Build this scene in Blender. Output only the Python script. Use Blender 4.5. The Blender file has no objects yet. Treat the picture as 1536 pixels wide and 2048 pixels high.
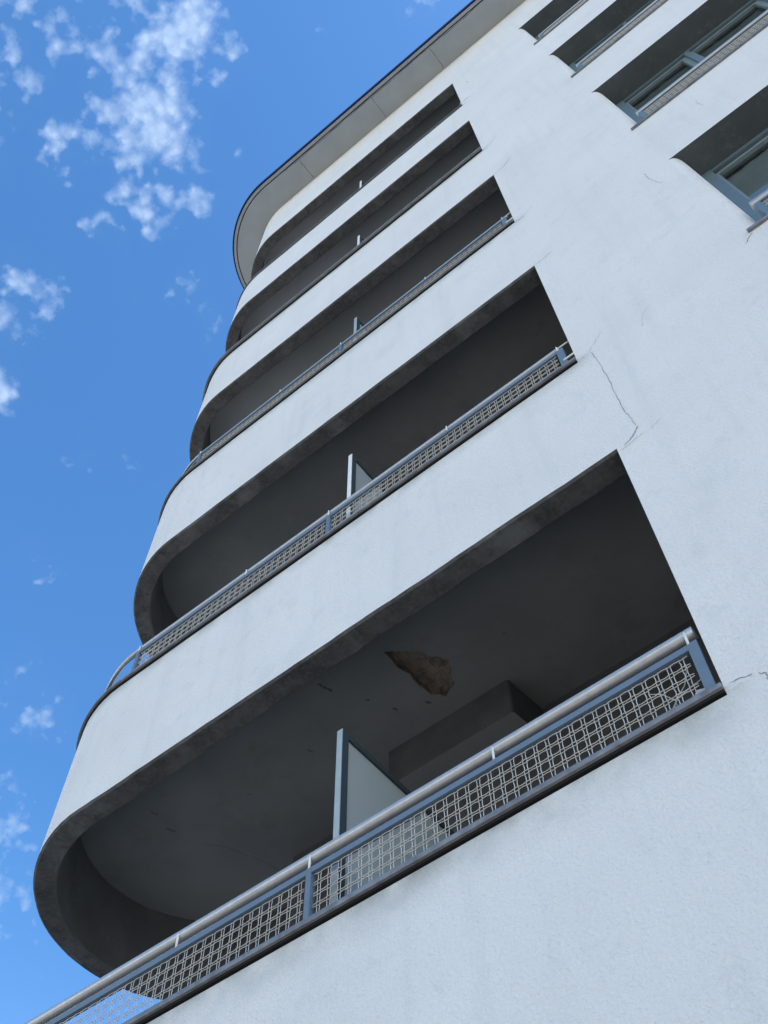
import bpy, bmesh, math, random
from mathutils import Vector, Matrix, noise
from mathutils.geometry import tessellate_polygon
random.seed(7)
scene = bpy.context.scene
COL = scene.collection
# ---------------------------------------------------------------- camera
CAM_POS = Vector((0.52098, -2.51631, -4.61654))
RIGHT = Vector((0.77953711, 0.62627079, -0.01033381))
DOWN = Vector((-0.54836505, 0.67440709, -0.49443994))
FWD = Vector((-0.30268409, 0.39110098, 0.86915037))
FPX = 2141.61
cd = bpy.data.cameras.new('camera'); cam = bpy.data.objects.new('camera', cd); COL.objects.link(cam)
m = Matrix.Identity(4)
for i in range(3):
    m[i][0] = RIGHT[i]; m[i][1] = -DOWN[i]; m[i][2] = -FWD[i]; m[i][3] = CAM_POS[i]
cam.matrix_world = m
cd.sensor_fit = 'HORIZONTAL'; cd.sensor_width = 36.0; cd.lens = 36.0*FPX/1536.0
cd.clip_start = 0.05; cd.clip_end = 3000
scene.camera = cam
# ---------------------------------------------------------------- light, sky
SUN_EL, SUN_AZ = math.radians(38), math.radians(10)     # azimuth measured from +X towards +Y (behind the building)
SKY_STR = 0.15
scene.view_settings.view_transform = 'Standard'
scene.view_settings.look = 'None'
scene.view_settings.gamma = 1.0
scene.view_settings.exposure = 1.06
sd = Vector((math.cos(SUN_EL)*math.cos(SUN_AZ), math.cos(SUN_EL)*math.sin(SUN_AZ), math.sin(SUN_EL)))
sl = bpy.data.lights.new('sun', 'SUN'); sl.energy = 4.0; sl.angle = math.radians(0.5); sl.color = (1.0, 0.95, 0.87)
so = bpy.data.objects.new('sun', sl); COL.objects.link(so)
so.rotation_euler = sd.to_track_quat('Z', 'Y').to_euler()
world = bpy.data.worlds.new('World'); scene.world = world; world.use_nodes = True
wn, wl = world.node_tree.nodes, world.node_tree.links
wn.clear()
def WN(t, **kw):
    n = wn.new(t)
    for k, v in kw.items(): setattr(n, k, v)
    return n
def wmath(op, a, b=None, c=None, clamp=False):
    n = WN('ShaderNodeMath', operation=op); n.use_clamp = clamp
    for i, v in enumerate((a, b, c)):
        if v is None: continue
        if isinstance(v, (int, float)): n.inputs[i].default_value = v
        else: wl.new(v, n.inputs[i])
    return n.outputs[0]
out = WN('ShaderNodeOutputWorld'); bg = WN('ShaderNodeBackground')
sky = WN('ShaderNodeTexSky'); sky.sky_type = 'NISHITA'; sky.sun_disc = False
sky.sun_elevation = SUN_EL
sky.sun_rotation = math.radians(90) - SUN_AZ
sky.air_density = 1.0; sky.dust_density = 0.6; sky.ozone_density = 2.5; sky.altitude = 100
tc = WN('ShaderNodeTexCoord')
nrm = WN('ShaderNodeVectorMath', operation='NORMALIZE'); wl.new(tc.outputs['Generated'], nrm.inputs[0])
D = nrm.outputs[0]
# cloud patches: (direction given as the bearing of each patch in the sky), radius, weight
CL = [(290,245,112,1.2),(222,125,72,.85),(318,165,72,.8),(362,42,112,1.15),(440,95,60,.6),(330,415,62,.85),(378,388,55,.85),(262,375,45,.85),(140,290,55,.75),(175,265,40,.75),(400,135,40,.6),(215,450,40,.75),
      (68,160,50,.7),(125,60,65,.55),(15,90,45,.6),(35,5,70,.65),(40,560,75,.9),(18,650,65,.8),(5,775,60,.85),(60,780,22,.4),
      (375,575,40,.42),(430,622,42,.5),(400,130,60,.55),(160,858,26,.42),(172,912,30,.36),(497,318,24,.3),(300,505,16,.42),(665,72,20,.35),(850,0,60,.42),
      (76,1148,46,.5),(66,1095,40,.4),(60,1415,100,.55),(25,1645,95,.6),(5,1790,90,.5),(60,1935,60,.3),(250,575,26,.28),(250,925,40,.2),
      (-120,200,150,.8),(-200,700,150,.8),(-260,1500,200,.7),(250,-150,200,.9),(900,-300,180,.7)]
mask = None
wob = WN('ShaderNodeTexNoise'); wob.inputs['Scale'].default_value = 22; wob.inputs['Detail'].default_value = 3
wl.new(D, wob.inputs['Vector'])
wsub = WN('ShaderNodeVectorMath', operation='SUBTRACT'); wl.new(wob.outputs['Color'], wsub.inputs[0]); wsub.inputs[1].default_value = (.5, .5, .5)
wsc = WN('ShaderNodeVectorMath', operation='SCALE'); wl.new(wsub.outputs[0], wsc.inputs[0]); wsc.inputs['Scale'].default_value = 0.075
wadd = WN('ShaderNodeVectorMath', operation='ADD'); wl.new(D, wadd.inputs[0]); wl.new(wsc.outputs[0], wadd.inputs[1])
DW = wadd.outputs[0]
for (px, py, r, w) in CL:
    d = (RIGHT*((px-768)/FPX) + DOWN*((py-1024)/FPX) + FWD).normalized()
    dist = WN('ShaderNodeVectorMath', operation='DISTANCE'); wl.new(DW, dist.inputs[0]); dist.inputs[1].default_value = d
    v = wmath('MULTIPLY_ADD', dist.outputs['Value'], -w*FPX/r/1.12, w, clamp=True)
    mask = v if mask is None else wmath('MAXIMUM', mask, v)
n1 = WN('ShaderNodeTexNoise'); n1.inputs['Scale'].default_value = 44; n1.inputs['Detail'].default_value = 8; n1.inputs['Roughness'].default_value = .57
wl.new(D, n1.inputs['Vector'])
n2 = WN('ShaderNodeTexNoise'); n2.inputs['Scale'].default_value = 16; n2.inputs['Detail'].default_value = 2
wl.new(D, n2.inputs['Vector'])
vo = WN('ShaderNodeTexVoronoi'); vo.feature = 'SMOOTH_F1'; vo.inputs['Scale'].default_value = 95; vo.inputs['Smoothness'].default_value = .6
vdis = WN('ShaderNodeVectorMath', operation='SCALE'); wl.new(n1.outputs['Color'], vdis.inputs[0]); vdis.inputs['Scale'].default_value = .012
vadd = WN('ShaderNodeVectorMath', operation='ADD'); wl.new(D, vadd.inputs[0]); wl.new(vdis.outputs[0], vadd.inputs[1])
wl.new(vadd.outputs[0], vo.inputs['Vector'])
fb = wmath('SUBTRACT', n1.outputs['Fac'], .5)
puff = wmath('MULTIPLY_ADD', vo.outputs['Distance'], -.55, .25)
dens = wmath('ADD', wmath('MULTIPLY', mask, 1.35), wmath('MULTIPLY_ADD', fb, 2.3, puff))
dens = wmath('MULTIPLY', wmath('SUBTRACT', dens, .40), 1.25, clamp=True)
gate = wmath('MULTIPLY', mask, 5.0, clamp=True)
hi = WN('ShaderNodeTexNoise'); hi.inputs['Scale'].default_value = 170; hi.inputs['Detail'].default_value = 5; wl.new(D, hi.inputs['Vector'])
tex = wmath('MULTIPLY_ADD', hi.outputs['Fac'], .7, .62)
tex = wmath('MULTIPLY', tex, wmath('MULTIPLY_ADD', vo.outputs['Distance'], -.6, 1.16))
veil = wmath('MULTIPLY', mask, wmath('MULTIPLY', n1.outputs['Fac'], .10))
dens = wmath('MULTIPLY', wmath('MULTIPLY', dens, gate), tex)
dens = wmath('MULTIPLY', wmath('ADD', dens, veil), .86, clamp=True)
cmx = WN('ShaderNodeMix', data_type='RGBA')
wl.new(dens, cmx.inputs[0])
hs = WN('ShaderNodeHueSaturation'); hs.inputs['Saturation'].default_value = 1.24; hs.inputs['Value'].default_value = 1.08
wl.new(sky.outputs[0], hs.inputs['Color'])
sep = WN('ShaderNodeSeparateXYZ'); wl.new(D, sep.inputs[0])
hz = wmath('DIVIDE', wmath('SUBTRACT', .66, sep.outputs[2]), .66, clamp=True)      # pale horizon haze, added to light the facade whiter
hz = wmath('POWER', hz, 2.2)
hcol = WN('ShaderNodeMix', data_type='RGBA', blend_type='ADD'); wl.new(hz, hcol.inputs[0])
wl.new(hs.outputs[0], hcol.inputs[6]); hcol.inputs[7].default_value = (4.0, 3.5, 2.7, 1)
wl.new(hcol.outputs[2], cmx.inputs[6])
CLOUD = (1.75, 2.35, 3.35)
cmx.inputs[7].default_value = (*CLOUD, 1)
wl.new(cmx.outputs[2], bg.inputs['Color']); bg.inputs['Strength'].default_value = SKY_STR
wl.new(bg.outputs[0], out.inputs['Surface'])

# ---------------------------------------------------------------- materials
def mat(name, base, rough=.8, var=.0, vscale=3.0, bump=0.0, bscale=60.0, metal=0.0, spec=.3, stains=None, fine=0.0, detail=5, runoff=None):
    """painted / plaster material: base colour with mottling, optional stains (list of (scale, lo, hi, colour, strength)), bump"""
    mt = bpy.data.materials.new(name); mt.use_nodes = True
    nt = mt.node_tree; N, L = nt.nodes, nt.links; N.clear()
    o = N.new('ShaderNodeOutputMaterial'); b = N.new('ShaderNodeBsdfPrincipled'); L.new(b.outputs[0], o.inputs[0])
    b.inputs['Roughness'].default_value = rough; b.inputs['Metallic'].default_value = metal
    b.inputs['Specular IOR Level'].default_value = spec
    t = N.new('ShaderNodeTexCoord')
    col = None
    n = N.new('ShaderNodeTexNoise'); n.inputs['Scale'].default_value = vscale; n.inputs['Detail'].default_value = detail
    L.new(t.outputs['Object'], n.inputs['Vector'])
    r = N.new('ShaderNodeMapRange'); L.new(n.outputs['Fac'], r.inputs[0]); r.inputs[1].default_value = .3; r.inputs[2].default_value = .7
    mx = N.new('ShaderNodeMix'); mx.data_type = 'RGBA'; L.new(r.outputs[0], mx.inputs[0])
    mx.inputs[6].default_value = (*[c*(1-var) for c in base], 1); mx.inputs[7].default_value = (*[min(1, c*(1+var)) for c in base], 1)
    col = mx.outputs[2]
    for (sc, lo, hi, c, st) in (stains or []):
        sn = N.new('ShaderNodeTexNoise'); sn.inputs['Scale'].default_value = sc; sn.inputs['Detail'].default_value = 8; sn.inputs['Roughness'].default_value = .65
        off = N.new('ShaderNodeMapping'); off.inputs['Location'].default_value = (sc*1.7, sc*.3, 4.1); L.new(t.outputs['Object'], off.inputs[0]); L.new(off.outputs[0], sn.inputs['Vector'])
        sr = N.new('ShaderNodeMapRange'); L.new(sn.outputs['Fac'], sr.inputs[0]); sr.inputs[1].default_value = lo; sr.inputs[2].default_value = hi; sr.inputs[4].default_value = st
        sm = N.new('ShaderNodeMix'); sm.data_type = 'RGBA'; L.new(sr.outputs[0], sm.inputs[0]); L.new(col, sm.inputs[6]); sm.inputs[7].default_value = (*c, 1)
        col = sm.outputs[2]
    if runoff:
        sx = N.new('ShaderNodeSeparateXYZ'); L.new(t.outputs['Object'], sx.inputs[0])
        def mth(op, a, b_, c=None, clamp=False):
            q = N.new('ShaderNodeMath'); q.operation = op; q.use_clamp = clamp
            for i, v in enumerate((a, b_, c)):
                if v is None: continue
                if isinstance(v, (int, float)): q.inputs[i].default_value = v
                else: L.new(v, q.inputs[i])
            return q.outputs[0]
        tot = None
        for S_, D_ in runoff:
            dd = mth('SUBTRACT', S_, sx.outputs[2])
            f = mth('MULTIPLY', mth('GREATER_THAN', dd, -.01), mth('MULTIPLY_ADD', dd, -1/D_, 1, True))
            tot = f if tot is None else mth('MAXIMUM', tot, f)
        left = mth('MULTIPLY_ADD', sx.outputs[0], -9.0, 1.0, True)
        dn = N.new('ShaderNodeTexNoise'); dn.inputs['Scale'].default_value = 5; dn.inputs['Detail'].default_value = 7
        L.new(t.outputs['Object'], dn.inputs['Vector'])
        f = mth('MULTIPLY', mth('POWER', tot, 1.6), mth('MULTIPLY', left, mth('MULTIPLY_ADD', dn.outputs['Fac'], 2.6, -.75, True)))
        sm = N.new('ShaderNodeMix'); sm.data_type = 'RGBA'; L.new(f, sm.inputs[0]); L.new(col, sm.inputs[6]); sm.inputs[7].default_value = (.36,.36,.325,1)
        col = sm.outputs[2]
        mp = N.new('ShaderNodeMapping'); mp.inputs['Scale'].default_value = (7, 7, .45); L.new(t.outputs['Object'], mp.inputs[0])
        stn = N.new('ShaderNodeTexNoise'); stn.inputs['Scale'].default_value = 1.0; stn.inputs['Detail'].default_value = 6; L.new(mp.outputs[0], stn.inputs['Vector'])
        f2 = mth('MULTIPLY', mth('MULTIPLY_ADD', stn.outputs['Fac'], 4.0, -2.1, True), .22)
        sm = N.new('ShaderNodeMix'); sm.data_type = 'RGBA'; L.new(f2, sm.inputs[0]); L.new(col, sm.inputs[6]); sm.inputs[7].default_value = (.56,.56,.52,1)
        col = sm.outputs[2]
    L.new(col, b.inputs['Base Color'])
    if bump:
        bn = N.new('ShaderNodeTexNoise'); bn.inputs['Scale'].default_value = bscale; bn.inputs['Detail'].default_value = 4; bn.inputs['Roughness'].default_value = .6
        L.new(t.outputs['Object'], bn.inputs['Vector'])
        bm_ = N.new('ShaderNodeBump'); bm_.inputs['Strength'].default_value = 1.0; bm_.inputs['Distance'].default_value = bump
        L.new(bn.outputs['Fac'], bm_.inputs['Height'])
        if fine:
            b2 = N.new('ShaderNodeTexNoise'); b2.inputs['Scale'].default_value = 2.2; b2.inputs['Detail'].default_value = 4
            L.new(t.outputs['Object'], b2.inputs['Vector'])
            bm2 = N.new('ShaderNodeBump'); bm2.inputs['Distance'].default_value = fine; L.new(b2.outputs['Fac'], bm2.inputs['Height'])
            L.new(bm2.outputs[0], bm_.inputs['Normal'])
        L.new(bm_.outputs[0], b.inputs['Normal'])
    return mt
M = {}
M['stucco'] = mat('white_stucco', (.80,.752,.688), .9, .035, 1.3, .013, 70, fine=.014, spec=.15, runoff=[(-1.83, .22), (1.135, .14), (4.235, .16), (7.17, .14), (10.09, .12)],
                  stains=[(9, .60, .74, (.58,.57,.53), .3), (70, .52, .68, (.60,.575,.53), .2), (5, .60, .66, (.70,.665,.615), .35), (95, .645, .70, (.36,.35,.33), .5), (2.0, .58, .75, (.60,.60,.56), .35)])
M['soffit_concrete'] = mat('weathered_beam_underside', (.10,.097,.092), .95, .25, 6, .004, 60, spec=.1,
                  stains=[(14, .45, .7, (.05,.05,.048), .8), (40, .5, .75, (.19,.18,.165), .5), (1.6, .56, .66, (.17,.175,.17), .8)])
for nm, v in (('ceiling_third_bounce', .40), ('ceiling_fourth_bounce', .47), ('ceiling_top_bounce', .42)):  # upper ceilings: bounce light from the ground put into a lighter base colour
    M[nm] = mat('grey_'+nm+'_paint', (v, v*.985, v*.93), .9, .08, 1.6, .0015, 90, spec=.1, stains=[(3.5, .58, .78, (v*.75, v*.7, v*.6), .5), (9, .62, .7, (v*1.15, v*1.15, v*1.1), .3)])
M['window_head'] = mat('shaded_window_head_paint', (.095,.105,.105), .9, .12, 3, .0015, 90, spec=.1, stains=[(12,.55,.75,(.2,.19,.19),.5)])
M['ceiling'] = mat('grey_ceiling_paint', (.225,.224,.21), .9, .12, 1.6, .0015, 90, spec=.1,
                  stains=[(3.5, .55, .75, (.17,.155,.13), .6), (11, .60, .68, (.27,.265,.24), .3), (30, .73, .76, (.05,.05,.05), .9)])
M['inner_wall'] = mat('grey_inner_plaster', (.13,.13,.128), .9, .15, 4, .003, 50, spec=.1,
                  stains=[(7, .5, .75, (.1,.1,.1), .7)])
M['roof_soffit'] = mat('painted_roof_soffit', (.345,.362,.36), .85, .06, 3, .001, 60, spec=.15,
                  stains=[(6, .58, .8, (.38,.38,.36), .5), (60, .71, .74, (.2,.2,.2), .8)])
M['crack'] = mat('dark_crack', (.10,.11,.12), .95)
M['hairline'] = mat('hairline_crack', (.25,.235,.215), .95)
M['shadow_line'] = mat('black_shadow_strip', (.02,.018,.018), .9)  # black strip below the copings, their shadow line put in as colour
M['hole'] = mat('exposed_brown_concrete', (.27,.215,.165), .95, .35, 9, .03, 22, spec=.1, stains=[(5,.5,.62,(.24,.20,.16),.7),(14,.5,.7,(.06,.045,.035),.7)])
M['coping'] = mat('dark_metal_coping', (.20,.195,.19), .55, .25, 14, .001, 120, spec=.4, stains=[(20,.5,.7,(.11,.09,.085),.7)])
M['rail'] = mat('grey_painted_rail', (.48,.455,.43), .28, .08, 30, .0004, 200, metal=.35, spec=.5, stains=[(60,.66,.72,(.22,.2,.19),.6)])
M['blue'] = mat('blue_grey_frame_paint', (.135,.18,.22), .55, .06, 10, spec=.4, stains=[(50,.66,.74,(.2,.2,.2),.5)])
M['wire'] = mat('galvanised_wire', (.54,.505,.455), .5, .1, 20, metal=.1, spec=.4)
M['peg'] = mat('white_peg_paint', (.8,.76,.68), .5)
M['trim'] = mat('dark_blue_roof_trim', (.008,.012,.06), .5, spec=.4)
M['winframe'] = mat('blue_grey_window_paint', (.125,.175,.20), .5, .06, 12, spec=.4)
M['sash'] = mat('grey_green_sash_paint', (.19,.235,.235), .5, .06, 12, spec=.4)
M['panel_frame'] = mat('pale_metal_post', (.36,.40,.39), .5, .08, 20, spec=.4, stains=[(70,.66,.7,(.15,.15,.15),.7)])
M['panel_frame_white'] = mat('white_metal_post', (.80,.76,.68), .5, .05, 20, spec=.4)
M['panel_dark'] = mat('dark_side_profile', (.05,.066,.072), .6, spec=.3)
M['curtain'] = mat('pale_curtain_cloth', (.40,.42,.41), .9, .08, 8, .004, 12)
M['dark_curtain'] = mat('grey_curtain_cloth', (.26,.29,.28), .9, .1, 8, .004, 12)
M['room'] = mat('dim_room_plaster', (.62,.64,.60), .9, .1, 2)
M['asphalt'] = mat('street_surface', (.30,.285,.26), .9, .2, .5, .004, 60, stains=[(.2,.5,.7,(.24,.23,.21),.6)])
M['paving'] = mat('grey_paving', (.26,.26,.25), .9, .1, 2, .003, 40)
M['plastic'] = mat('pale_plastic', (.62,.63,.6), .5, .05, 20)
g = bpy.data.materials.new('window_glass'); g.use_nodes = True
N, L = g.node_tree.nodes, g.node_tree.links; N.clear()
o = N.new('ShaderNodeOutputMaterial'); mixs = N.new('ShaderNodeMixShader'); fr = N.new('ShaderNodeFresnel'); fr.inputs[0].default_value = 1.95
tr = N.new('ShaderNodeBsdfTransparent'); tr.inputs[0].default_value = (.82,.88,.88,1); gl = N.new('ShaderNodeBsdfGlossy'); gl.inputs['Roughness'].default_value = .02
L.new(fr.outputs[0], mixs.inputs[0]); L.new(tr.outputs[0], mixs.inputs[1]); L.new(gl.outputs[0], mixs.inputs[2]); L.new(mixs.outputs[0], o.inputs[0])
M['glass'] = g
fg = bpy.data.materials.new('frosted_panel_glass'); fg.use_nodes = True
N, L = fg.node_tree.nodes, fg.node_tree.links
b = N['Principled BSDF']; b.inputs['Base Color'].default_value = (.56,.57,.55,1); b.inputs['Roughness'].default_value = .35
b.inputs['Specular IOR Level'].default_value = .4
fo = N['Material Output']; tl = N.new('ShaderNodeBsdfTranslucent'); tl.inputs[0].default_value = (.60,.62,.60,1)
ms = N.new('ShaderNodeMixShader'); ms.inputs[0].default_value = .55
L.new(b.outputs[0], ms.inputs[1]); L.new(tl.outputs[0], ms.inputs[2]); L.new(ms.outputs[0], fo.inputs[0])
M['frosted'] = fg

# ---------------------------------------------------------------- mesh helpers
class MB:
    def __init__(s): s.v = []; s.f = []; s.m = []; s.sm = []
    def quad(s, pts, mi=0, smooth=False):
        i = len(s.v); s.v += [tuple(p) for p in pts]; s.f.append(tuple(range(i, i+len(pts)))); s.m.append(mi); s.sm.append(smooth)
    def grid(s, rows, mi=0, smooth=False, closed=False, mis=None):
        """rows: list of equal-length point lists; faces between neighbours"""
        i = len(s.v); n = len(rows[0])
        for r in rows: s.v += [tuple(p) for p in r]
        for a in range(len(rows)-1):
            for b_ in range(n if closed else n-1):
                c = (b_+1) % n
                s.f.append((i+a*n+b_, i+a*n+c, i+(a+1)*n+c, i+(a+1)*n+b_))
                s.m.append(mis[b_] if mis else mi); s.sm.append(smooth)
    def box(s, x0, x1, y0, y1, z0, z1, mi=0):
        p = [(x, y, z) for z in (z0, z1) for y in (y0, y1) for x in (x0, x1)]
        i = len(s.v); s.v += p
        for f in ((0,2,3,1),(4,5,7,6),(0,1,5,4),(2,6,7,3),(0,4,6,2),(1,3,7,5)):
            s.f.append(tuple(i+k for k in f)); s.m.append(mi); s.sm.append(False)
    def tube(s, pts, r, n=8, mi=0, cap=True):
        pts = [Vector(p) for p in pts]; rows = []
        prev = None
        for k, p in enumerate(pts):
            t = (pts[min(k+1, len(pts)-1)] - pts[max(k-1, 0)]).normalized()
            if prev is None:
                a = t.cross(Vector((0, 0, 1)));
                if a.length < .1: a = t.cross(Vector((0, 1, 0)))
                a.normalize()
            else:
                a = (prev - t*prev.dot(t)).normalized()
            prev = a; b_ = t.cross(a)
            rows.append([p + a*(r*math.cos(2*math.pi*j/n)) + b_*(r*math.sin(2*math.pi*j/n)) for j in range(n)])
        s.grid(rows, mi, n > 5, closed=True)
        if cap:
            s.quad(rows[0], mi); s.quad(list(reversed(rows[-1])), mi)
    def build(s, name, mats, parent=None, fix=True):
        me = bpy.data.meshes.new(name); me.from_pydata(s.v, [], s.f)
        for k in (mats if isinstance(mats, list) else [mats]): me.materials.append(M[k])
        me.polygons.foreach_set('material_index', s.m); me.polygons.foreach_set('use_smooth', s.sm)
        if fix:
            bm = bmesh.new(); bm.from_mesh(me); bmesh.ops.remove_doubles(bm, verts=bm.verts, dist=.00005)
            bmesh.ops.recalc_face_normals(bm, faces=bm.faces); bm.to_mesh(me); bm.free()
        me.update()
        o = bpy.data.objects.new(name, me); COL.objects.link(o)
        if parent: o.parent = parent
        return o
def nz(x, y, z): return noise.noise(Vector((x, y, z)))

# ---------------------------------------------------------------- building plan
R = 1.01                                  # radius of the rounded balcony end
XL, XR = -3.45, 8.0                        # main block left wall, right end
YB, YE = 2*R, 9.0
ZG = -6.2
ZROOF = 13.70
def cx(z): return -3.75 + .0195*z          # the rounded end leans very slightly
def path(off, z, x0=0.0, step=.06, nar=40, back=XL):
    """plan line 'off' metres inside the outer face, from the jamb round the rounded end to the rear"""
    c = cx(z); pts = []
    n = max(1, int((x0 - c)/step))
    for i in range(n): pts.append((x0 + (c-x0)*i/n, off))
    for i in range(nar+1):
        a = -math.pi/2 - math.pi*i/nar
        pts.append((c + (R-off)*math.cos(a), R + (R-off)*math.sin(a)))
    if back is not None: pts.append((back, 2*R-off))
    return pts
def along(s, off, z, c):
    """point at distance s left of the jamb along the wall, for railings"""
    if s <= -c: return Vector((-s, off, z))
    a = -math.pi/2 - (s + c)/(R-.02)
    return Vector((c + (R-off)*math.cos(a), R + (R-off)*math.sin(a), z))
HEAD = [0.0, 3.003, 5.985, 8.975, 12.03]           # underside of the white band above each loggia
SILL = [-1.79, 1.17, 4.27, 7.215, 10.12]           # top of the coping of each loggia
WT = .145                                          # parapet thickness
CEIL = .56                                         # ceiling above the band's underside

bld = bpy.data.objects.new('apartment_building', None); COL.objects.link(bld)
bld.location = (0, 0, 0)
bld['label'] = 'white rendered apartment building with rounded corner balconies seen from below'
bld['category'] = 'building'

# ---- balcony bands
def band(k, ztop, zbot, rough=True):
    mb = MB()
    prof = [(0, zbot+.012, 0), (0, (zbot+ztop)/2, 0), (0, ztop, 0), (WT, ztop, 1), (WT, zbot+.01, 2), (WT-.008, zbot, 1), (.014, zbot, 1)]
    cols = []
    for (off, z, _) in prof:
        pts = path(off, z)
        row = []
        for i, (x, y) in enumerate(pts):
            dz = 0.0; fade = min(1, i/6)
            if z < zbot + .05:
                dz = fade*(nz(x*2.2, y*2.2, zbot)*.010 + nz(x*9, y*9, zbot)*.005)
                if off > .05: dz = fade*(nz(x*3+5, y*3, zbot)*.012 + nz(x*12, y*12, zbot+3)*.006)
            yy = 0
            row.append((x, y, z+dz))
        cols.append(row)
    rows = list(zip(*cols))
    mis = [p[2] for p in prof]
    # faces between profile point i and i+1 ; last -> first closes the underside edge
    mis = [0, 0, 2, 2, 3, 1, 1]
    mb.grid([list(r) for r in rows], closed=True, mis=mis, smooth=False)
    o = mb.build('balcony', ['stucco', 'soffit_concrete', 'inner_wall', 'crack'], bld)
    return o
hole_pts = [(-1.888,.568),(-1.893,.704),(-1.87,.80),(-1.885,.909),(-1.865,1.008),(-1.83,1.03),(-1.803,1.078),(-1.76,1.05),(-1.701,1.03),(-1.69,.97),(-1.655,.93),(-1.628,.857),(-1.652,.807),(-1.69,.77),(-1.716,.699),(-1.745,.69),(-1.762,.661),(-1.80,.63),(-1.84,.60)]
def jitter_loop(pts, amp, n=3):
    r = []
    for i, p in enumerate(pts):
        q = pts[(i+1) % len(pts)]
        for j in range(n):
            t = j/n
            r.append((p[0]*(1-t)+q[0]*t + random.uniform(-amp, amp), p[1]*(1-t)+q[1]*t + random.uniform(-amp, amp)))
    return r
def flat_ribbon(mb, pts, w, z, mi=0):
    P = []
    for i in range(len(pts)-1):
        for j in range(5):
            t = j/5; P.append((pts[i][0]*(1-t)+pts[i+1][0]*t+random.uniform(-.006,.006), pts[i][1]*(1-t)+pts[i+1][1]*t+random.uniform(-.006,.006)))
    P.append(pts[-1]); a, b_ = [], []
    for i, (x, y) in enumerate(P):
        q = P[min(i+1, len(P)-1)]; p = P[max(i-1, 0)]
        t = Vector((q[0]-p[0], q[1]-p[1])).normalized(); ww = w*random.uniform(.4,1.1)*(.2 if i in (0,len(P)-1) else 1)
        a.append((x-t.y*ww/2, y+t.x*ww/2, z)); b_.append((x+t.y*ww/2, y-t.x*ww/2, z))
    mb.grid([a, b_], mi)
def slab(k, zc, ztop_slab, parent, hole=None):
    """ceiling of the loggia below, floor of the one above, filling the inside of the band"""
    mb = MB()
    off = WT + .0005
    loop = path(off, zc, x0=-.003, step=.3, back=-.5) + [(-.003, 1.875)]
    ring = [Vector((x, y, 0)) for x, y in loop]
    loops = [ring]
    if hole: loops.append([Vector((x, y, 0)) for x, y in hole])
    flat = [v for l in loops for v in l]
    i0 = len(mb.v); mb.v += [(v.x, v.y, zc) for v in flat]
    for t in tessellate_polygon(loops):
        mb.f.append(tuple(i0+q for q in t)); mb.m.append(0); mb.sm.append(False)
    i1 = len(mb.v); mb.v += [(v.x, v.y, ztop_slab) for v in ring]
    mb.f.append(tuple(range(i1, i1+len(ring)))); mb.m.append(0); mb.sm.append(False)
    if hole:
        n = len(hole); dpt = []
        rows = [[(x, y, zc) for x, y in hole]]
        ccx = sum(p[0] for p in hole)/n; ccy = sum(p[1] for p in hole)/n
        for sc, dz in ((.99, .05), (.93, .055)):
            rows.append([(ccx+(x-ccx)*sc, ccy+(y-ccy)*sc, zc+dz+random.uniform(-.003,.003)) for x, y in hole])
        mb.grid(rows, 1, closed=True)
        mb.quad([(x, y, z) for x, y, z in rows[-1]], 1)
    if k == 0:
        for pts, w in (([(-3.85,1.02),(-3.72,1.2),(-3.64,1.42),(-3.6,1.6)], .004), ([(-2.75,.86),(-2.73,.9)], .012), ([(-3.9,.62),(-3.88,.66)], .014),
                       ([(-3.93,.78),(-3.9,.85)], .016), ([(-2.35,.50),(-2.33,.56),(-2.32,.6)], .02), ([(-2.12,.94),(-2.10,.97)], .03), ([(-1.93,1.02),(-1.90,1.06)], .022), ([(-1.25,.9),(-1.24,.93)], .01),
                       ([(-2.2,.78),(-2.19,.8)], .018), ([(-3.3,.9),(-3.28,.93)], .008)):
            flat_ribbon(mb, pts, w, zc-.0015, 2)
    return mb.build('ceiling', [{2: 'ceiling_third_bounce', 3: 'ceiling_fourth_bounce', 4: 'ceiling_top_bounce'}.get(k, 'ceiling'), 'hole', 'crack'], parent, fix=False)
def cap_strip(mb, zt, off0, off1, th, x0=0.0, shadow_line=.014):
    prof = [(off0, zt-th), (off0+.002, zt), (off1, zt), (off1, zt-th-shadow_line), (off0*.25, zt-th-shadow_line), (off0*.45, zt-th)]
    cols = [[(x, y, z) for x, y in path(off, z, x0=x0)] for off, z in prof]
    mb.grid([list(r) for r in zip(*cols)], closed=True, mis=[0, 0, 0, 1, 1, 0])
    mb.quad([c[0] for c in cols]); mb.quad([c[-1] for c in cols])
def ribbon(mb, pts, w, y, mi, n=5, amp=.004, horiz=None):
    """thin jagged crack line lying on the facade plane (points x,z)"""
    P = []
    for i in range(len(pts)-1):
        for j in range(n):
            t = j/n
            P.append((pts[i][0]*(1-t)+pts[i+1][0]*t + random.uniform(-amp, amp), pts[i][1]*(1-t)+pts[i+1][1]*t + random.uniform(-amp, amp)))
    P.append(pts[-1])
    a, b_ = [], []
    for i, (x, z) in enumerate(P):
        q = P[min(i+1, len(P)-1)]; p = P[max(i-1, 0)]
        t = Vector((q[0]-p[0], q[1]-p[1])).normalized(); nrm_ = Vector((-t.y, t.x))
        ww = w*random.uniform(.45, 1.1)*(0.25 if i in (0, len(P)-1) else 1)
        a.append((x+nrm_.x*ww/2, y, z+nrm_.y*ww/2)); b_.append((x-nrm_.x*ww/2, y, z-nrm_.y*ww/2))
    mb.grid([a, b_], mi)
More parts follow.
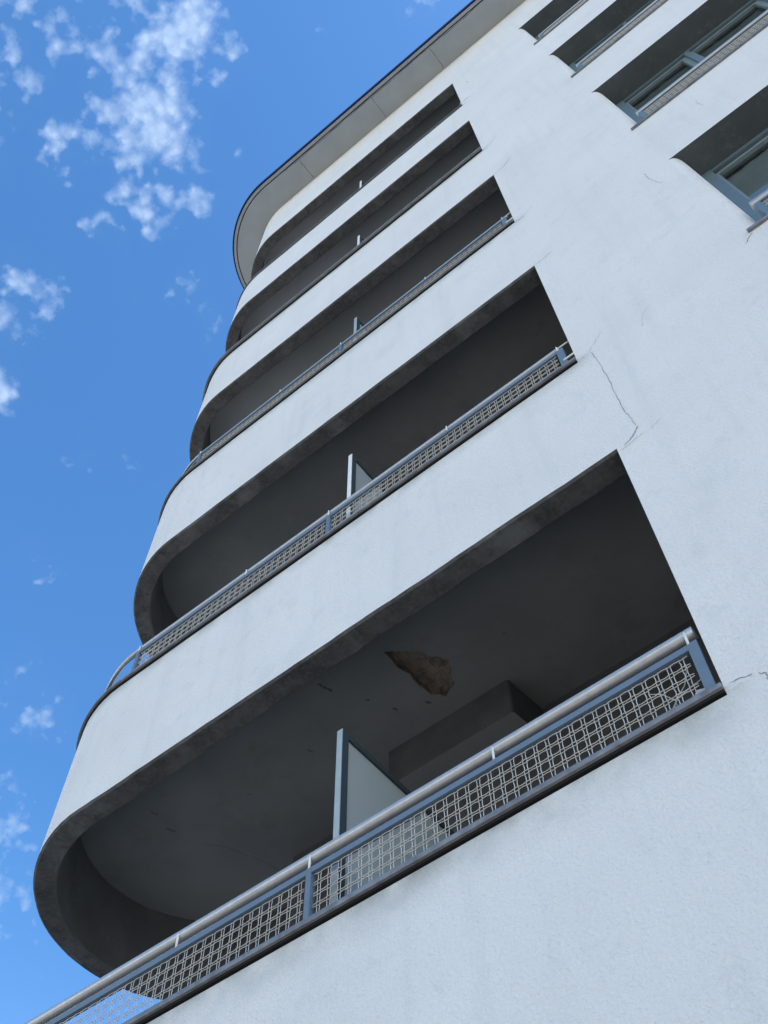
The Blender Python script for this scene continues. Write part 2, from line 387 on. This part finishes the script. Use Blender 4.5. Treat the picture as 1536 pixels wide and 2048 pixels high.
def ridge(mb, pts, w, h, mi):
    """slightly raised trowel ridge of the render (points x,z)"""
    P = []
    for i in range(len(pts)-1):
        for j in range(6):
            t = j/6
            P.append((pts[i][0]*(1-t)+pts[i+1][0]*t + random.uniform(-.006,.006), pts[i][1]*(1-t)+pts[i+1][1]*t + random.uniform(-.006,.006)))
    P.append(pts[-1])
    rows = [[], [], []]
    for i, (x, z) in enumerate(P):
        q = P[min(i+1, len(P)-1)]; p = P[max(i-1, 0)]
        t = Vector((q[0]-p[0], q[1]-p[1])).normalized(); n_ = Vector((-t.y, t.x))
        hh = h*random.uniform(.3, 1)*(0 if i in (0, len(P)-1) else 1)
        for r, s_, y in ((0, .5, .001), (1, .0, -hh), (2, -.5, .001)):
            rows[r].append((x+n_.x*w*s_, y, z+n_.y*w*s_))
    mb.grid(rows, mi, smooth=True)

bands = []
for k in range(5):                         # band k closes loggia k at the top, and is the parapet of loggia k+1
    zt = SILL[k+1]-.045 if k < 4 else ZROOF
    o = band(k, zt, HEAD[k]); bands.append(o)
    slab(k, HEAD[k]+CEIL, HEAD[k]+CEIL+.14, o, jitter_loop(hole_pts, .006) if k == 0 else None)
# solid lower storey under the first loggia
mb = MB()
prof = [(0, ZG), (0, -2.6), (0, SILL[0]-.045), (WT, SILL[0]-.045), (WT, ZG)]
cols = [[(x, y, z) for x, y in path(off, z)] for off, z in prof]
mb.grid([list(r) for r in zip(*cols)], closed=False)
lower = mb.build('lower_wall', ['stucco'], bld)
slab(-1, -2.45, -2.3, lower)

# copings
for k in range(5):
    mb = MB()
    if k < 3: cap_strip(mb, SILL[k], -.025, WT+.02, .024, x0=.0, shadow_line=.007)
    elif k == 3: cap_strip(mb, SILL[k]+.01, -.040, WT+.02, .045, x0=.0, shadow_line=.02)
    else: cap_strip(mb, SILL[k], -.018, WT+.02, .03, x0=.0)
    mb.build('coping', ['coping', 'shadow_line'], lower if k == 0 else bands[k-1])

# ---- main facade wall right of the loggias, with the window openings
WX0, WX1 = 1.15, 4.36
WHEAD = [0.10, 3.10, 6.13, 8.95, 11.97]
WSILL = [-1.755, 1.245, 4.27, 7.21, 10.13]
WD = .25
mb = MB()
ze = [ZG]
for a, b_ in zip(WSILL, WHEAD): ze += [a, b_]
ze.append(ZROOF)
def wallquad(x0, x1, z0, z1):
    mb.quad([(x0,0,z0),(x1,0,z0),(x1,0,z1),(x0,0,z1)], 0)
for i in range(len(ze)-1):
    wallquad(0, WX0, ze[i], ze[i+1]); wallquad(WX1, XR, ze[i], ze[i+1])
    if i % 2 == 0: wallquad(WX0, WX1, ze[i], ze[i+1])
curve = [(1.15,0),(1.166,.003),(1.184,.010),(1.200,.022),(1.214,.040),(1.226,.063),(1.236,.092),(1.246,.128),(1.256,.168),(1.267,.21),(1.278,WD)]
for zs, zh in zip(WSILL, WHEAD):
    mb.grid([[(x, y, zs) for x, y in curve], [(x, y, zh) for x, y in curve]], 0, smooth=True)
    mb.quad([(WX1, 0, zs), (WX1, WD+.3, zs), (WX1, WD+.3, zh), (WX1, 0, zh)], 0)
    head = curve + [(curve[-1][0], WD+.3), (WX1, WD+.3), (WX1, 0)]
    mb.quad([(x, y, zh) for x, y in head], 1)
    mb.quad([(x, y, zs) for x, y in reversed(head)], 0)
    mb.quad([(1.278, WD, zs), (1.278, WD+.3, zs), (1.278, WD+.3, zh), (1.278, WD, zh)], 0)
# loggia side wall, rear wall and the rest of the block
mb.quad([(0,0,ZG),(0,1.53,ZG),(0,1.53,ZROOF),(0,0,ZROOF)], 2)
# rear wall of the loggias
mb.quad([(XL,1.53,ZG),(0,1.53,ZG),(0,1.53,ZROOF),(XL,1.53,ZROOF)], 2)
mb.quad([(XL,1.53,ZG),(XL,YE,ZG),(XL,YE,ZROOF),(XL,1.53,ZROOF)], 0)
mb.quad([(XL,YE,ZG),(XR,YE,ZG),(XR,YE,ZROOF),(XL,YE,ZROOF)], 0)
mb.quad([(XR,0,ZG),(XR,YE,ZG),(XR,YE,ZROOF),(XR,0,ZROOF)], 0)
# cracks and repaired render
for pts, w in (([(.045,-.004),(.082,.012),(.11,.045),(.136,.08)], .0075), ([(.136,.08),(.126,.18),(.115,.29),(.112,.45),(.113,.69),(.103,1.03),(.09,1.142)], .0035),
               ([(.004,10.272),(.06,10.28),(.127,10.277),(.204,10.2)], .016), ([(0,5.99),(.06,5.985),(.108,6.0),(.234,6.15)], .006),
               ([(.004,3.012),(.05,3.012),(.094,3.011),(.161,3.03)], .005), ([(.02,-1.79),(.095,-1.807),(.143,-1.83),(.142,-1.87)], .0045),
               ([(.983,3.186),(.975,3.06),(.985,2.95),(1.012,2.79),(1.04,2.77)], .003), ([(.40,1.0),(.44,1.15),(.5,1.2)], .002),
               ([(.2,11.2),(.19,11.35)], .01), ([(1.6,3.6),(1.59,3.75),(1.605,3.84)], .003), ([(.45,-2.6),(.46,-2.5),(.49,-2.43)], .003),
               ([(.0,12.03),(.06,12.14),(.1,12.2)], .004), ([(1.09,1.12),(1.12,1.16),(1.157,1.2)], .007),
               ([(.01,-.03),(.12,-.012),(.23,.0),(.25,.02)], .003), ([(.02,1.14),(.09,1.16),(.15,1.24),(.2,1.30)], .003), ([(.03,7.19),(.1,7.2),(.2,7.3)], .006), ([(.03,4.2),(.1,4.22),(.19,4.3)], .005)):
    ribbon(mb, pts, w, -.0018, 3)
for pts, w, h in (([(.03,1.18),(.13,1.2),(.19,1.24)], .03, .004), ([(.19,1.24),(.25,.95),(.228,.62)], .022, .003), ([(.02,-.06),(.13,-.02),(.24,0.0)], .03, .005),
                  ([(.24,0),(.235,-.45),(.22,-.9)], .02, .002), ([(.02,4.3),(.12,4.32),(.25,4.35)], .03, .006), ([(.03,7.2),(.15,7.3),(.21,7.45),(.2,7.8)], .03, .006),
                  ([(.02,-1.83),(.1,-1.82),(.18,-1.78)], .04, .006), ([(.1,3.03),(.22,3.2),(.25,3.5)], .03, .005), ([(.1,6.0),(.21,6.25),(.22,6.6)], .03, .008),
                  ([(.02,12.05),(.09,12.4),(.12,12.8)], .03, .006), ([(-.03,10.28),(.1,10.31),(.22,10.2)], .03, .008)):
    ridge(mb, pts, w, h, 0)
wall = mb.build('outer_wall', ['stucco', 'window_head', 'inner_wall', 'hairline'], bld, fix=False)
# soffits of the window heads read as painted grey
# ---- lintel boxes over the loggia doors and the recess beyond
for k in range(5):
    zc = HEAD[k]+CEIL
    mb = MB()
    y0, y1, x0, x1, zb = 1.205, 1.529, -2.36, -1.43, zc-.30
    # front face, dark rough plaster; rounded right end
    n = 8
    rows_t, rows_b = [], []
    pl = [(x0, y1), (x0, y0)] + [(x1-.02, y0)] + [(x1-.02+.02*math.sin(a), y0+.02*(1-math.cos(a))) for a in [math.pi/2*i/n for i in range(1, n+1)]] + [(x1+.03, y1)]
    mb.grid([[(x, y, zc+.002) for x, y in pl], [(x, y, zb) for x, y in pl]], 0)
    mb.quad([(x, y, zb) for x, y in pl], 1)
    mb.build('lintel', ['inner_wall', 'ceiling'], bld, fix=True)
# ---- roof slab with overhang
mb = MB()
def roof_loop(off, z):
    pts = path(off, z, x0=XR-off*1.0, step=.5, nar=48, back=None)
    c = cx(z)
    return pts + [(XL+off, 2*R-off), (XL+off, YE-off), (XR-off, YE-off)]
def roof_ring(off0, off1, z0, z1, mi):
    a = roof_loop(off0, ZROOF); b_ = roof_loop(off1, ZROOF)
    mb.grid([[(x, y, z0) for x, y in a], [(x, y, z1) for x, y in b_]], mi, closed=True)
def roof_poly(off, z, mi):
    mb.quad([(x, y, z) for x, y in roof_loop(off, ZROOF)], mi)
roof_poly(-.415, ZROOF+.001, 0)
roof_ring(-.415, -.422, ZROOF+.001, ZROOF+.022, 1)     # drip groove
roof_ring(-.422, -.430, ZROOF+.022, ZROOF+.022, 1)
roof_ring(-.430, -.434, ZROOF+.022, ZROOF-.004, 1)
roof_ring(-.434, -.475, ZROOF-.004, ZROOF-.004, 0)
roof_ring(-.475, -.475, ZROOF-.004, ZROOF+.10, 0)
roof_ring(-.475, -.40, ZROOF+.10, ZROOF+.12, 0)
roof_poly(-.40, ZROOF+.12, 0)
roof = mb.build('roof', ['roof_soffit', 'crack'], bld)
mb = MB()
roof_ring(-.477, -.505, ZROOF+.035, ZROOF+.03, 0)
roof_ring(-.505, -.505, ZROOF+.03, ZROOF+.14, 0)
roof_ring(-.505, -.38, ZROOF+.14, ZROOF+.15, 0)
mb.build('roof_trim', ['trim'], roof)
mb = MB()
for x in (-.02, -1.2, -2.75):
    flat_ribbon(mb, [(x, -.41), (x+.004, -.2), (x, -.003)], .008, ZROOF-.0015)
flat_ribbon(mb, [(-3.1+.45*i, -.405+.004*((i*7)%3-1)) for i in range(11)], .012, ZROOF-.0012)
mb.build('soffit_joint', ['crack'], roof)

# ---- railings
PITCH = .054
def wire_panel(mb, s0, s1, z0, z1, off, c, r=.0020):
    nper = max(1, round((s1-s0)/PITCH)); p = (s1-s0)/nper
    nz_ = max(1, round((z1-z0)/PITCH)); pz = (z1-z0)/nz_
    for i in range(nper):
        sc = s0 + (i+.5)*p
        for sg in (-1, 1):
            pts = []
            for j in range(nz_*4+1):
                z = z0 + (z1-z0)*j/(nz_*4)
                w = .0078 + .0014*math.cos(2*math.pi*(z-z0)/pz)
                pts.append(along(sc + sg*w + random.uniform(-.0006,.0006), off+.0015, z, c))
            mb.tube(pts, r, 4, cap=False)
    for j in range(nz_+1):
        zc_ = z0 + (j)*pz
        for sg in (-1, 1):
            if (j == 0 and sg < 0) or (j == nz_ and sg > 0): continue
            pts = []
            for i in range(nper*6+1):
                s = s0 + (s1-s0)*i/(nper*6)
                w = .0070 + .0020*math.cos(2*math.pi*(s-s0)/p + math.pi)
                pts.append(along(s, off-.0015, zc_ + sg*w, c))
            mb.tube(pts, r, 4, cap=False)
def bar(mb, s0, s1, z0, z1, off0, off1, c, mi=0):
    n = max(1, int((s1-s0)/.08)); rows = []
    for i in range(n+1):
        s = s0+(s1-s0)*i/n
        rows.append([along(s, off0, z0, c), along(s, off0, z1, c), along(s, off1, z1, c), along(s, off1, z0, c)])
    mb.grid(rows, mi, closed=True); mb.quad(rows[0], mi); mb.quad(rows[-1], mi)
def railing(k, rr, ztop, start, posts, ends, parent):
    zs = SILL[k]; c = cx(zs); off = .018
    fz1 = zs + .285; fz0 = zs + .012
    def inn(s):                            # the upper rails bend inside the line of the parapet
        t = min(1, max(0, (s-3.62)/.7)); return 0 if k == 0 else .04*t*t*(3-2*t)
    fm = MB()
    for (a, b_) in ends:
        bar(fm, a, b_, fz1-.03, fz1, off-.014, off+.014, c)
        bar(fm, a, b_, fz0, fz0+.022, off-.014, off+.014, c)
    for (a, w) in posts:
        bar(fm, a, a+w, fz0-.012, fz1+.001, off-.0155, off+.0155, c)
    if len(ends) < 3:                      # only a slim flat bar runs round the curve on the upper floors
        fm.tube([along(3.65+2.9*i/50, off+inn(3.65+2.9*i/50), fz1-.01, c) for i in range(51)], .006, 6)
    fr_ = fm.build('railing', ['blue'], parent)
    rm = MB()
    n = 110
    smax = -c + math.pi*(R-.02)
    rm.tube([along(start+(smax-start)*i/n, off+.012+inn(start+(smax-start)*i/n), zs+ztop, c) for i in range(n+1)], rr, 14)
    rm.build('handrail', ['rail'], fr_)
    for s in [p[0]+p[1]*.5 + (.012 if i == 0 else 0) for i, p in enumerate(posts)] + [.92, 2.62]:
        pm = MB(); q = along(s, off-.012, 0, c)
        pm.tube([(q.x, q.y, fz1-.004), (q.x, q.y, zs+ztop-.004)], .0055, 8); pm.build('peg', ['peg'], fr_)
    for (a, b_) in ends:
        wm = MB(); wire_panel(wm, a+.018, b_-.008, fz0+.02, fz1-.032, off, c); wm.build('wire_mesh', ['wire'], fr_, fix=False)
    return fr_
endS = 3.75 + math.pi*(R-.02)
railing(0, .027, .355, .022, [(.022,.040),(1.845,.028),(3.62,.028),(5.2,.028)], [(.06,1.846),(1.872,3.622),(3.646,5.201),(5.227,6.6)], lower)
railing(1, .018, .345, .075, [(.05,.045),(1.875,.030),(3.62,.028)], [(.09,1.876),(1.904,3.622)], bands[0])
railing(2, .017, .335, .04, [(.055,.045),(1.875,.030),(3.62,.028)], [(.09,1.876),(1.904,3.622)], bands[1])
# slim tube on the topmost parapet, rust-streaked flat on the one below
mb = MB(); c = cx(SILL[4]); mb.tube([along(.03+(endS-.03)*i/50, .012, SILL[4]+.05, c) for i in range(51)], .012, 10)
mb.build('handrail', ['rail'], bands[3])
# stubs that tie the second and third railings to the jamb
for k in (1, 2):
    mb = MB(); mb.tube([(-.0, .02, SILL[k]+.345), (-.09, .02, SILL[k]+.345)], .006, 8)
    mb.build('bracket', ['panel_frame_white'], bands[k-1])
    mb = MB(); mb.tube([(-.0, .0, SILL[k]+.10), (-.07, .0, SILL[k]+.10)], .007, 8)
    mb.build('bracket', ['panel_frame_white'], bands[k-1])

# ---- partition screens
for k in range(5):
    px, ztp, zb_ = -1.80, HEAD[k]-.59, SILL[k]-.5
    if k == 4: ztp = HEAD[k]-.73
    if k == 3: ztp -= .03
    ya, yb = .115, 1.528
    white = k in (1, 3, 4)
    fm = MB()
    fm.box(px-.033, px, ya, ya+.004, zb_, ztp, 0)                       # pale front strip
    fm.box(px-.033, px, ya+.0045, ya+.05, zb_, ztp, 1)                  # darker profile behind it
    fm.box(px-.033, px, ya+.05, yb, ztp-.035, ztp, 1)
    pf = fm.build('partition', ['panel_frame_white' if white else 'panel_frame', 'panel_dark'], bands[k-1] if k else lower)
    gm = MB(); gm.box(px-.020, px-.012, ya+.05, yb, zb_, ztp-.035, 0); gm.build('pane', ['frosted'], pf)

# ---- windows
def window(zs, zh, cloth):
    x0, x1 = 1.272, WX1-.004
    fm = MB(); ya, yb = WD-.045, WD+.03
    fm.box(x0, x0+.075, WD-.012, yb, zs+.01, zh-.001)
    fm.box(x1-.07, x1, WD-.012, yb, zs+.01, zh-.001)
    fm.box(x0+.076, x1-.071, WD-.006, yb, zh-.055, zh-.001)
    fm.box(x0+.076, x1-.071, WD-.012, yb, zs+.01, zs+.08)
    mull = [2.03, 2.79, 3.55]
    for mx_ in mull: fm.box(mx_-.024, mx_+.024, WD-.010, yb, zs+.081, zh-.056)
    w = fm.build('window', ['winframe'], bld)
    edges = [x0+.078] + mull + [x1-.073]
    for i in range(4):
        a = edges[i] + (.026 if i else 0); b_ = edges[i+1] - (.026 if i < 3 else 0)
        sm = MB(); y0, y1 = WD+.012, WD+.06; z0, z1 = zs+.083, zh-.085
        t = .045
        sm.box(a, a+t*.45, y0, y1, z0, z1); sm.box(b_-t, b_, y0, y1, z0, z1)
        sm.box(a+t*.45, b_-t, y0, y1, z1-.035, z1); sm.box(a+t*.45, b_-t, y0, y1, z0, z0+t)
        sm.box(a, b_, y1-.005, y1+.02, z1, zh-.056, 1)
        sm.build('sash', ['sash', 'panel_dark'], w)
        gm = MB(); y = WD+.04; gm.quad([(a+t*.45, y, z0+t), (b_-t, y, z0+t), (b_-t, y, z1-.035), (a+t*.45, y, z1-.035)]); gm.build('pane', ['glass'], w, fix=False)
    # room behind the glass
    rm = MB(); X0, X1, Y0, Y1, Z0, Z1 = 1.28, WX1-.002, WD+.10, 3.2, zs-.9, zh+.15
    rm.quad([(X0,Y0,Z1),(X1,Y0,Z1),(X1,Y1,Z1),(X0,Y1,Z1)]); rm.quad([(X0,Y1,Z0),(X1,Y1,Z0),(X1,Y1,Z1),(X0,Y1,Z1)])
    rm.quad([(X0,Y0,Z0),(X0,Y1,Z0),(X0,Y1,Z1),(X0,Y0,Z1)]); rm.quad([(X1,Y0,Z0),(X1,Y1,Z0),(X1,Y1,Z1),(X1,Y0,Z1)])
    rm.quad([(X0,Y0,Z0),(X1,Y0,Z0),(X1,Y1,Z0),(X0,Y1,Z0)])
    rm.build('room', ['room'], w, fix=False)
    cm = MB(); rows = [[], []]
    for i in range(121):
        x = 1.33 + (4.3-1.33)*i/120; y = WD+.08+.003*math.sin(i*1.1)+.004*math.sin(i*.31)
        rows[0].append((x, y, zs+.1)); rows[1].append((x, y, zh+.05))
    cm.grid(rows, 0, smooth=True); cm.build('curtain', [cloth], w, fix=False)
    # ledge
    lm = MB(); lm.box(WX0-.008, WX1+.01, -.018, .02, zs-.03, zs-.002); lm.box(1.19, WX1-.001, .02, WD-.013, zs-.034, zs+.006); lm.build('sill', ['coping'], w)
    # small guard rail in front of the glass
    gx0, gx1 = 1.275, 4.28; y = -.001
    gm = MB(); gm.box(gx0, gx1, y-.012, y+.012, zs+.222, zs+.236); gm.box(gx0, gx1, y-.008, y+.008, zs+.022, zs+.036)
    for xx in (gx0-.004, 2.76, gx1-.03): gm.box(xx, xx+.034, y-.013, y+.013, zs+.004, zs+.237)
    gm.quad([(gx0-.003, y, zs+.236), (gx0-.003, WD-.02, zs+.236), (gx0-.003, WD-.02, zs+.01), (gx0-.003, y, zs+.01)])
    gm.build('guard_frame', ['winframe'], w)
    hm = MB(); hm.tube([(gx0-.012, y+.012, zs+.290), (gx1, y+.012, zs+.290)], .028, 14); hm.build('handrail', ['rail'], w)
    mm = MB()
    n = 62; p = (gx1-gx0-.07)/n
    for i in range(n):
        for sg in (-1, 1):
            x = gx0+.035+(i+.5)*p+sg*.0085; mm.tube([(x, y+.002, zs+.03), (x, y+.002, zs+.23)], .0034, 4, cap=False)
    for j in range(4):
        for sg in (-1, 1):
            z = zs+.035+.05*(j+.3)+sg*.007
            mm.tube([(gx0+.03+(gx1-gx0-.06)*i/(n*2), y-.002, z+.0022*(1 if i % 2 else -1)*sg) for i in range(n*2+1)], .0022, 4, cap=False)
    mm.build('wire_mesh', ['wire'], w, fix=False)
for k in range(5): window(WSILL[k], WHEAD[k], 'curtain' if k < 2 else 'dark_curtain')

# ---- small things behind the first railing
mb = MB()
P = [(-.175,.045,-1.785),(-.05,.045,-1.785),(-.045,.05,-1.705),(-.10,.05,-1.685)]
mb.quad(P); mb.quad([(x, y+.004, z+.002) for x, y, z in reversed(P)])
for i in range(4):
    a, b_ = P[i], P[(i+1) % 4]; mb.quad([a, b_, (b_[0], b_[1]+.004, b_[2]+.002), (a[0], a[1]+.004, a[2]+.002)])
o = mb.build('plastic_sheet', ['plastic'], None)
o['label'] = 'pale torn plastic sheet behind the wire mesh at the right end of the lowest railing'; o['category'] = 'plastic sheet'
mb = MB()
for pts in ([(-.10,.03,-1.55),(-.105,.03,-1.60),(-.13,.035,-1.65),(-.17,.04,-1.68),(-.21,.04,-1.73)], [(-.26,.035,-1.60),(-.22,.035,-1.63),(-.18,.04,-1.69),(-.19,.045,-1.76)],
            [(-.04,.035,-1.66),(-.10,.035,-1.672),(-.17,.035,-1.69),(-.23,.04,-1.77)]):
    mb.tube(pts, .002, 5)
o = mb.build('loose_wire', ['wire'], None)
o['label'] = 'thin bent pieces of loose wire tangled behind the mesh next to the torn plastic sheet'; o['category'] = 'wire'

# ---- ground
mb = MB(); S = 400
mb.quad([(-S,-S,ZG-.14),(S,-S,ZG-.14),(S,S,ZG-.14),(-S,S,ZG-.14)])
o = mb.build('ground', ['asphalt'], None, fix=False); o['kind'] = 'structure'
mb = MB(); mb.box(-12, 14, -3.6, 12, ZG-.3, ZG-.004)
o = mb.build('pavement', ['paving'], None); o['kind'] = 'structure'
